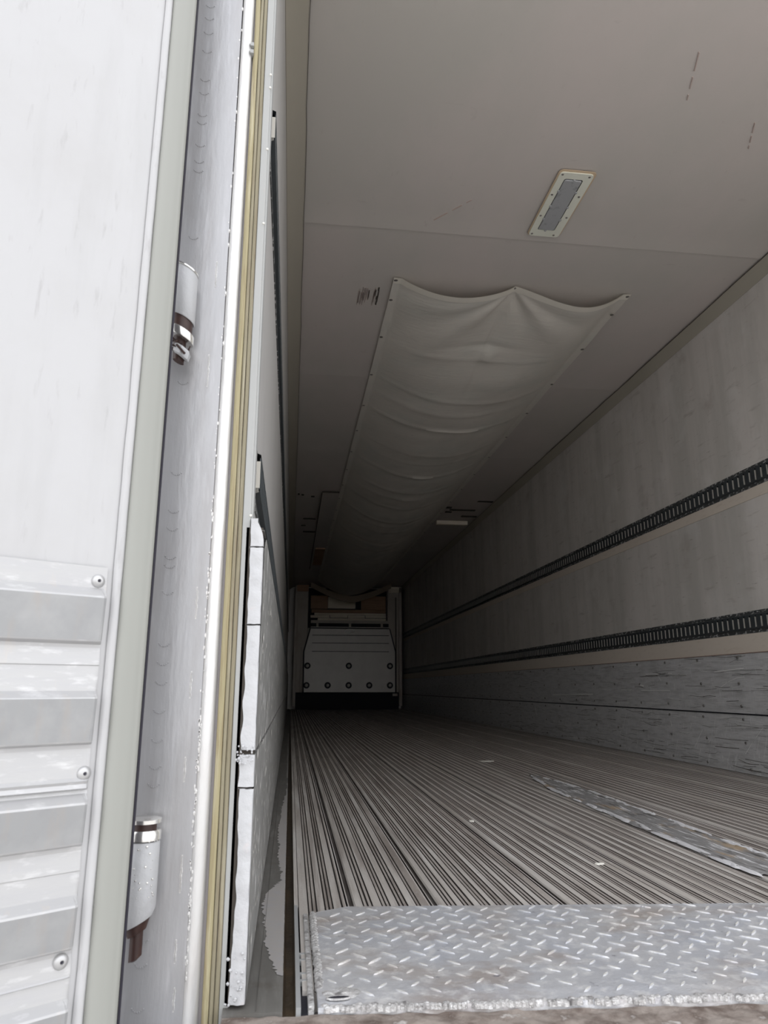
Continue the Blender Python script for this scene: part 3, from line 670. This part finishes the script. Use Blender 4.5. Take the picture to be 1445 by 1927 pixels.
# ------------------------------------------------------------------ logistic tracks
def track(side, zc, label, y0=1.3):
    t = thing('logistic_track', label, 'track', ((XR if side > 0 else XL), y0, zc))
    X = XR if side > 0 else XL
    H2 = 0.056
    def xx(d): return X - side*d
    y1 = 15.2
    mb = MB()
    for sgn in (-1, 1):
        # flange, then angled rise to the web
        a, b, c, d = zc+sgn*H2, zc+sgn*0.040, zc+sgn*0.036, zc+sgn*0.031
        n = 60
        for k in range(n):
            ya, yb_ = y0+(y1-y0)*k/n, y0+(y1-y0)*(k+1)/n
            mb.quad((xx(0), ya, a), (xx(0.003), ya, a), (xx(0.003), yb_, a), (xx(0), yb_, a), 1)
            mb.quad((xx(0.003), ya, a), (xx(0.003), ya, b), (xx(0.003), yb_, b), (xx(0.003), yb_, a), 1)
            mb.quad((xx(0.003), ya, b), (xx(0.0125), ya, c), (xx(0.0125), yb_, c), (xx(0.003), yb_, b), 0)
            mb.quad((xx(0.0125), ya, c), (xx(0.0125), ya, d), (xx(0.0125), yb_, d), (xx(0.0125), yb_, c), 0)
            mb.quad((xx(0.0125), ya, d), (xx(0.010), ya, d), (xx(0.010), yb_, d), (xx(0.0125), yb_, d), 0)
    obj('rail', mb, [m_track, m_tracke], t)
    bars = MB(); tabs = MB(); y = y0+0.004; k = 0
    while y < y1-0.05:
        bars.box(min(xx(0.0105), xx(0.0125)), max(xx(0.0105), xx(0.0125)), y, y+0.034, zc-0.031, zc+0.031)
        tabs.box(min(xx(0.002), xx(0.0118)), max(xx(0.002), xx(0.0118)), y-0.0012, y-0.0002, zc-0.028, zc+0.024)
        y += 0.048; k += 1
    obj('slot_bars', bars, m_track, t, kind='stuff')
    obj('slot_lips', tabs, m_tab, t, kind='stuff')
    obj('backing', MB().box(min(xx(0.0005), xx(0.0015)), max(xx(0.0005), xx(0.0015)), y0, y1, zc-0.036, zc+0.036), m_black, t)
    if side > 0:
        rv = MB(); y = y0+0.1
        while y < 14:
            for sgn in (-1, 1):
                rv.rev([(0.0042, -0.001), (0.0038, 0.0018), (0.0015, 0.003)], (xx(0.003), y, zc+sgn*0.0485), (-side, 0, 0), 7)
            y += 0.4
        obj('rivets', rv, m_rivet, t, smooth=True, kind='stuff')
    return t
track(1, 1.510, 'upper dark slotted steel track along the right wall')
track(1, 0.766, 'lower dark slotted steel track along the right wall, above the scuff plates')
track(-1, 1.602, 'upper dark track along the left wall, seen edge on')
track(-1, 0.826, 'lower dark track along the left wall, above the broken scuff panel')

# ------------------------------------------------------------------ ceiling lamp
lx0, lx1, ly0, ly1 = 1.068, 1.218, 2.46, 2.895
lp = thing('ceiling_light', 'rectangular recessed ceiling light with cream frame, eight screws and grey lens', 'light', ((lx0+lx1)/2, (ly0+ly1)/2, ZT))
def rrect(x0, x1, y0, y1, r, n=6):
    out = []
    for (cx, cy_, a0) in ((x1-r, y1-r, 0), (x0+r, y1-r, 90), (x0+r, y0+r, 180), (x1-r, y0+r, 270)):
        for k in range(n+1):
            a = math.radians(a0+90*k/n); out.append((cx+r*math.cos(a), cy_+r*math.sin(a)))
    return out
def ringp(o_, i_, z0, z1, zo):
    mb = MB(); n = len(o_); b = 0
    mb.v = [(x, y, z0) for x, y in o_] + [(x, y, z1) for x, y in o_] + [(x, y, z1) for x, y in i_] + [(x, y, zo) for x, y in i_]
    for k in range(n):
        k2 = (k+1) % n
        for j in range(3): mb.f.append((j*n+k, j*n+k2, (j+1)*n+k2, (j+1)*n+k)); mb.m.append(0)
    return mb
o_ = rrect(lx0, lx1, ly0, ly1, 0.018); i_ = rrect(lx0+0.030, lx1-0.036, ly0+0.036, ly1-0.046, 0.010)
obj('frame', ringp(o_, i_, ZT, ZT-0.007, ZT-0.001), m_frame, lp, smooth=True)
oo = [(x+0.003*nz(x*20, y*20, 0)+(0.004 if x > 1.14 and y < 2.6 else 0), y) for x, y in rrect(lx0-0.006, lx1+0.006, ly0-0.010, ly1+0.004, 0.02)]
obj('sealant_edge', ringp(oo, o_, ZT+0.001, ZT-0.002, ZT-0.002), m_seal, lp)
i2 = rrect(lx0+0.033, lx1-0.040, ly0+0.040, ly1-0.050, 0.009)
mb = MB(); n = len(i2); mb.v = [(x, y, ZT-0.0065) for x, y in i2] + [(lx0+0.03+(x-lx0-0.03)*0.94+0.003, ly0+0.036+(y-ly0-.036)*0.97+.005, ZT-0.010) for x, y in i2]
for k in range(n): mb.f.append((k, (k+1) % n, n+(k+1) % n, n+k)); mb.m.append(0)
mb.f.append(tuple(n+k for k in range(n))); mb.m.append(0)
obj('lens', mb, m_lens, lp)
mb = MB(); mb.v = [(x, y, ZT-0.0035) for x, y in i_]; mb.f = [tuple(range(len(i_)))]; mb.m = [0]
obj('dark_recess', mb, m_black, lp)
for (x, y) in ((1.080, ly0+0.012), (1.200, ly0+0.014), (1.080, 2.60), (1.204, 2.60), (1.079, 2.745), (1.203, 2.745), (1.083, ly1-0.016), (1.190, ly1-0.016)):
    s = obj('screw', MB().rev([(0.0055, 0), (0.005, 0.0018), (0.0032, 0.0026), (0.0028, 0.0012)], (x, y, ZT-0.007), (0,0,-1), 10), m_screw, lp, smooth=True)
for (x, y) in ((1.100, 2.575), (1.100, 2.675), (1.100, 2.765), (1.180, 2.575), (1.180, 2.675), (1.180, 2.765), (1.142, 2.502), (1.138, 2.847)):
    obj('lens_clip', MB().box(x-0.005, x+0.005, y-0.006, y+0.006, ZT-0.0115, ZT-0.0062), m_lens, lp, bevel=0.002)

# ------------------------------------------------------------------ air chute
ac = thing('air_duct', 'long sagging beige fabric air chute screwed along the ceiling', 'air duct', (1.145, 3.34, ZT))
cx0, cx1, cyA, cyB = 0.482, 1.808, 3.34, 14.6
scr = [3.36, 3.56, 4.0, 4.55]
while scr[-1] < 14: scr.append(scr[-1]+0.56)
def sag(x, y):
    t = (x-cx0)/(cx1-cx0); t = min(1, max(0, t))
    hem = 0.035
    te = min(1, max(0, (t-hem)/(1-2*hem)))
    one = (math.sin(math.pi*te))**0.85
    two = abs(math.sin(2*math.pi*te))**0.9
    f = min(1, max(0, (y-3.34)/1.5)); f = f*f*(3-2*f)
    skew = 1.0 + 0.25*(t-0.5)
    lob = (math.sin(math.pi*min(1, te/0.5))**0.8 if te < 0.5 else math.sin(math.pi*((te-0.5)/0.5)**1.45)**0.9*1.1)
    A = 0.082*(1-f)*lob + (0.16*f + 0.11*min(1, max(0, (y-4.6)/4)) )*one
    # tension creases running across at every screw pair
    cre = 0
    for k, s_ in enumerate(scr[2:16]):
        yc = s_ + 0.10*one*(0.6+0.3*math.sin(k*2.1)) + 0.04*(t-0.5)*math.sin(k*1.3)
        dd = (y-yc)
        am = 0.5 if k == 0 else 0.8+0.3*math.sin(k*3.7)
        cre += am*0.0125*math.exp(-(dd/0.018)**2)*one**0.6 - am*0.009*math.exp(-((dd-0.10)/0.08)**2)*one*0.8
        if k % 2: cre += 0.006*math.exp(-((dd-0.22+0.05*(t-0.5))/0.02)**2)*one
    # folds fanning from the middle front screw
    fold = 0
    if y < 4.8:
        ry = y-3.36; rx = x-1.145
        if ry > 0.02:
            an = math.atan2(rx, ry)
            fold = 0.016*math.sin(an*9+0.6)*math.exp(-ry/0.6)*min(1, ry*8)*math.exp(-(an/1.2)**2)
        fold += 0.018*math.exp(-((rx-0.02)/0.05)**2-((ry-0.66)/0.07)**2) - 0.01*math.exp(-((rx-0.02)/0.2)**2-((ry-0.56)/0.03)**2)
    w_ = 0.012*nz(x*3, y*2.2, 1)*one + 0.004*nz(x*8, y*7, 6)*one
    return A + cre*min(1, y-3.3) + fold + w_*min(1, (y-3.34)*3+0.3)
mb = MB()
def cf(u, v):
    y = cyA + (cyB-cyA)*(u**1.35)
    t = v; x = cx0 + (cx1-cx0)*t
    yy = y
    if u < 0.02: yy = y + 0.0
    # front edge bows back between its three screws
    if y < 3.6:
        e = 1-(y-3.34)/0.26; yy = y + 0.02*abs(math.sin(2*math.pi*t))*e
    return (x, yy, ZT-0.004-max(-0.002, sag(x, y)))
mb.grid(330, 90, cf)
ch = obj('fabric_sheet', mb, m_fabric, ac, smooth=True)
mb = MB()
def hemf(u, v):
    x = cx0+(cx1-cx0)*u; p = cf(0, u); q = cf((0.05/(cyB-cyA))**(1/1.35), u)
    return (x, p[1]-0.002+(q[1]-p[1]+0.002)*v, p[2]-0.002+(q[2]-p[2])*v - 0.0015)
mb.grid(90, 3, hemf)
obj('front_hem', mb, m_hem, ac, smooth=True)
mb = MB()
for k in range(90):
    a, b = hemf(k/90, 0), hemf((k+1)/90, 0)
    mb.quad(a, b, (b[0], b[1]+0.012, b[2]+0.004), (a[0], a[1]+0.012, a[2]+0.004))
obj('hem_fold', mb, m_hem, ac)
first = None
pts = [(cx0+0.012, y) for y in scr] + [(cx1-0.012, y) for y in scr] + [(1.145, 3.355)]
for (x, y) in pts:
    if first is None:
        first = obj('screw', MB().rev([(0.010, 0), (0.010, 0.0015), (0.005, 0.003), (0.002, 0.0032)], (x, y, ZT-0.008), (0,0,-1), 12), m_screw, ac, smooth=True)
        fx0 = (x, y)
    else: inst(first, 'screw', ac, (x-fx0[0], y-fx0[1], 0))
# hanging far end of the duct
mb = MB()
def endf(u, v):
    x = 0.36 + 1.66*u
    c = abs(2*u-1); s1 = 0.36*(1-c**1.5)
    return (x, 14.6+0.03*v, ZT-0.02-s1*0.75 - v*(0.10+0.04*(1-c)))
mb.grid(40, 4, endf)
obj('end_flap', mb, mat('brown_flap', (0.3, 0.24, 0.18), 0.8), ac, smooth=True)

# ------------------------------------------------------------------ far ceiling bits
rc = thing('ceiling_patch_panel', 'long narrow dark patch panel on the ceiling left of the air duct', 'panel', (0.385, 10, ZT))
obj('panel', MB().box(0.290, 0.478, 7.66, 13.0, ZT-0.012, ZT-0.002), m_ceil, rc)
obj('panel_edge', MB().box(0.284, 0.291, 7.66, 13.0, ZT-0.016, ZT-0.002).box(0.284, 0.478, 7.645, 7.66, ZT-0.016, ZT-0.002), m_seam, rc)
o = obj('wood_slat', MB().box(0.325, 0.475, 10.9, 12.4, ZT-0.035, ZT-0.013), m_wood, loc=(0.4, 11.6, ZT-0.024), bevel=0.002)
o['label'] = 'short brown board fixed under the ceiling left of the duct, far inside'; o['category'] = 'board'
o = obj('wood_slat', MB().box(1.83, 2.24, 8.88, 8.94, ZT-0.05, ZT-0.0), m_woodl, loc=(2.0, 8.9, ZT-0.02), bevel=0.002)
o['label'] = 'pale slat across the ceiling right of the duct'; o['category'] = 'board'
mb = MB()
for (x0, x1, y) in ((1.88, 2.20, 8.30), (1.85, 1.93, 8.42), (2.12, 2.3, 7.86), (2.1, 2.3, 8.62), (1.8, 1.88, 8.2), (0.02, 0.04, 7.8), (0.06, 0.09, 7.82), (0.17, 0.21, 7.88), (0.1, 0.26, 9.0), (0.08, 0.14, 9.4), (0.11, 0.28, 9.8)):
    mb.box(x0, x1, y, y+0.05, ZT+0.0005, ZT+0.012)
obj('ceiling_cut', mb, m_seam, cl)
# brown rub mark beside the duct mouth
mb = MB()
for k in range(6):
    yy = 3.47+k*0.03; mb.box(0.414+R.uniform(-.002,.003), 0.420+R.uniform(0,.004), yy, yy+0.03, ZT+0.0065, ZT+0.012)
obj('rub_mark', mb, m_seam, cl)
mb = MB()
for k in range(26):
    x = 0.285+R.random()*0.125; yy = 3.47+R.random()*0.06; mb.box(x, x+R.uniform(.001, .004), yy, yy+R.uniform(.06, .15), ZT+0.0068, ZT+0.012)
obj('rub_mark', mb, mat('faint_rub', (0.42, 0.35, 0.32), 0.6), cl)
mb = MB()
for (xa, ya, xb, yb_) in ((1.33, 1.85, 1.40, 2.05), (0.60, 2.86, 0.74, 2.70), (1.72, 2.12, 1.78, 2.25)):
    for k in range(8):
        t, t2 = k/8, (k+1)/8
        if k in (3, 6): continue
        X0, Y0, X1, Y1 = xa+(xb-xa)*t, ya+(yb_-ya)*t, xa+(xb-xa)*t2, ya+(yb_-ya)*t2
        mb.prism([(X0, Y0), (X0+0.0035, Y0), (X1+0.0035, Y1), (X1, Y1)], lambda p, q, h: (p, q, h), ZT+0.006, ZT+0.012)
obj('scrape', mb, mat('faint_scrape', (0.5, 0.4, 0.36), 0.6), cl)

# ------------------------------------------------------------------ bulkhead at the far end
YK = 15.0
bk = thing('bulkhead', 'grey metal return-air bulkhead with bolted plate between two posts at far end', 'bulkhead', (1.17, YK, 0))
def kz(z): return z + CH
def px(name, x0, x1, z0, z1, y0, y1, m, bevel=0.0): return obj(name, MB().box(x0, x1, y0, y1, z0, z1), m, bk, bevel=bevel)
for nm, x0, x1, s in (('post', 0.055, 0.325, -1), ('post', 1.995, 2.295, 1)):
    px(nm, x0, x1, 0.34, 2.52, YK+0.04, YK+0.12, m_post, 0.01)
px('post_face', 0.045, 0.11, 0.065, 2.35, YK, YK+0.1, m_post, 0.008)
px('post_face', 2.235, 2.30, 0.065, 2.52, YK, YK+0.1, m_post, 0.008)
px('post_face', 0.195, 0.235, 0.34, 1.25, YK, YK+0.1, m_post, 0.008)
px('post_cap', 0.08, 0.325, 2.40, 2.53, YK+0.0, YK+0.1, m_wood)
px('post_cap', 2.02, 2.29, 2.40, 2.52, YK+0.0, YK+0.1, m_woodl)
px('post_flange', 2.165, 2.18, 0.34, 2.3, YK, YK+0.06, m_seam)
out = [(0.270, 0.340), (2.150, 0.340), (2.150, 1.16), (2.03, 1.63), (0.385, 1.63), (0.262, 1.16)]
pl = obj('bolted_plate', MB().prism(out, lambda p, q, t: (p, t, q), YK-0.02, YK+0.02), m_bulk, bk, bevel=0.008)
edge_ = MB()
for a in range(len(out)):
    (xa, za), (xb, zb) = out[a], out[(a+1) % len(out)]
    if a == 0: continue
    dx, dz = xb-xa, zb-za; L = math.hypot(dx, dz); nx, nz2 = dz/L*0.02, -dx/L*0.02
    edge_.prism([(xa, za), (xb, zb), (xb+nx, zb+nz2), (xa+nx, za+nz2)], lambda p, q, t: (p, t, q), YK-0.01, YK+0.03)
obj('plate_shadow_gap', edge_, m_black, bk)
for z in (1.485, 1.325, 1.155):
    px('louvre_groove', 0.42, 2.02, z, z+0.012, YK-0.024, YK-0.019, m_black)
    px('louvre_lip', 0.42, 2.02, z+0.012, z+0.024, YK-0.034, YK-0.019, m_bulk)
for (x, z) in ((0.335, 0.870), (1.185, 0.870), (2.04, 0.870), (0.325, 0.480), (0.755, 0.480), (1.185, 0.480), (1.61, 0.480), (2.04, 0.480)):
    b_ = obj('bolt', MB().rev([(0.035, 0), (0.034, 0.014), (0.02, 0.022), (0.005, 0.024)], (x, YK-0.021, z), (0,-1,0), 16), m_bulk, bk, smooth=True)
    obj('bolt_washer', MB().rev([(0.064, 0), (0.064, 0.003), (0.040, 0.004), (0.038, 0.004)], (x, YK-0.02, z), (0,-1,0), 24), m_black, b_)
px('vent_rail', 0.385, 2.03, 1.74, 1.80, YK, YK+0.04, m_post)
px('vent_rail', 0.385, 2.03, 1.645, 1.665, YK, YK+0.04, m_bulk)
px('vent_slot', 0.40, 2.02, 1.662, 1.742, YK+0.03, YK+0.06, m_black)
for x in (0.50, 1.18, 1.85): px('vent_bar', x, x+0.045, 1.66, 1.75, YK-0.0, YK+0.04, m_post)
sp_ = MB(); sp_.rev([(0.10, 0), (0.09, 0.004)], (1.19, YK-0.021, 1.575), (0,-1,0), 14)
sp_.v = [(1.19+(x-1.19)*(1+0.25*nz(z*30, x*10, 0)), y, 1.575+(z-1.575)*0.55) for x, y, z in sp_.v]
obj('pale_smear', sp_, mat('pale_smear', (0.95, 0.94, 0.9), 0.6), bk)
px('base_cavity', 0.11, 2.235, 0.001, 0.345, YK+0.08, YK+0.12, m_black)
px('foot_bracket', 2.10, 2.20, 0.265, 0.315, YK, YK+0.05, m_post)

# boards stacked in the opening above the bulkhead plate
wb = thing('wooden_boards', 'brown and pale wooden boards behind the opening above the bulkhead plate', 'boards', (1.17, 15.2, 1.8))
def wd(x0, x1, z0, z1, m, y=15.20): obj('board', MB().box(x0, x1, y, y+0.03, z0, z1), m, wb, bevel=0.003)
wd(0.38, 0.74, 2.06, 2.34, m_wood); wd(0.745, 1.33, 2.07, 2.32, m_woodl, 15.21); wd(1.45, 1.98, 2.05, 2.34, m_wood)
wd(0.40, 1.98, 1.975, 2.045, m_wood, 15.19); wd(0.46, 1.98, 1.925, 1.97, m_woodl, 15.17)
wd(0.38, 0.78, 1.865, 1.92, m_woodl, 15.16); wd(0.79, 1.16, 1.87, 1.925, m_woodl, 15.15); wd(1.17, 1.53, 1.865, 1.92, m_woodl, 15.16); wd(1.54, 1.98, 1.87, 1.92, m_woodl, 15.15)
wd(0.53, 1.98, 1.80, 1.862, m_woodl, 15.17)
obj('backing', MB().box(0.33, 2.0, 15.24, 15.26, 1.66, 2.5), m_black, wb)

# ------------------------------------------------------------------ loose crumbs on the floor
def crumb(label, x, y, sx_, sy_, h):
    mb = MB(); n = 9
    pts = [(x+sx_*R.uniform(.6,1)*math.cos(a), y+sy_*R.uniform(.6,1)*math.sin(a)) for a in [k*math.tau/n for k in range(n)]]
    mb.prism(pts, lambda p, q, t: (p+t*R.uniform(-.2,.2), q, 0.0003+t), 0, h)
    o = obj('debris_flake', mb, m_crumb, loc=(x, y, 0)); o['label'] = label; o['category'] = 'debris'
crumb('larger white flake lying on the floor planks beyond the plate', 0.79, 1.88, 0.018, 0.008, 0.003)
crumb('tiny yellowish crumb on the floor left of the white flake', 0.615, 2.50, 0.009, 0.012, 0.004)
crumb('small grey-white flake on the floor beyond the weld scar', 1.20, 4.45, 0.06, 0.05, 0.002)
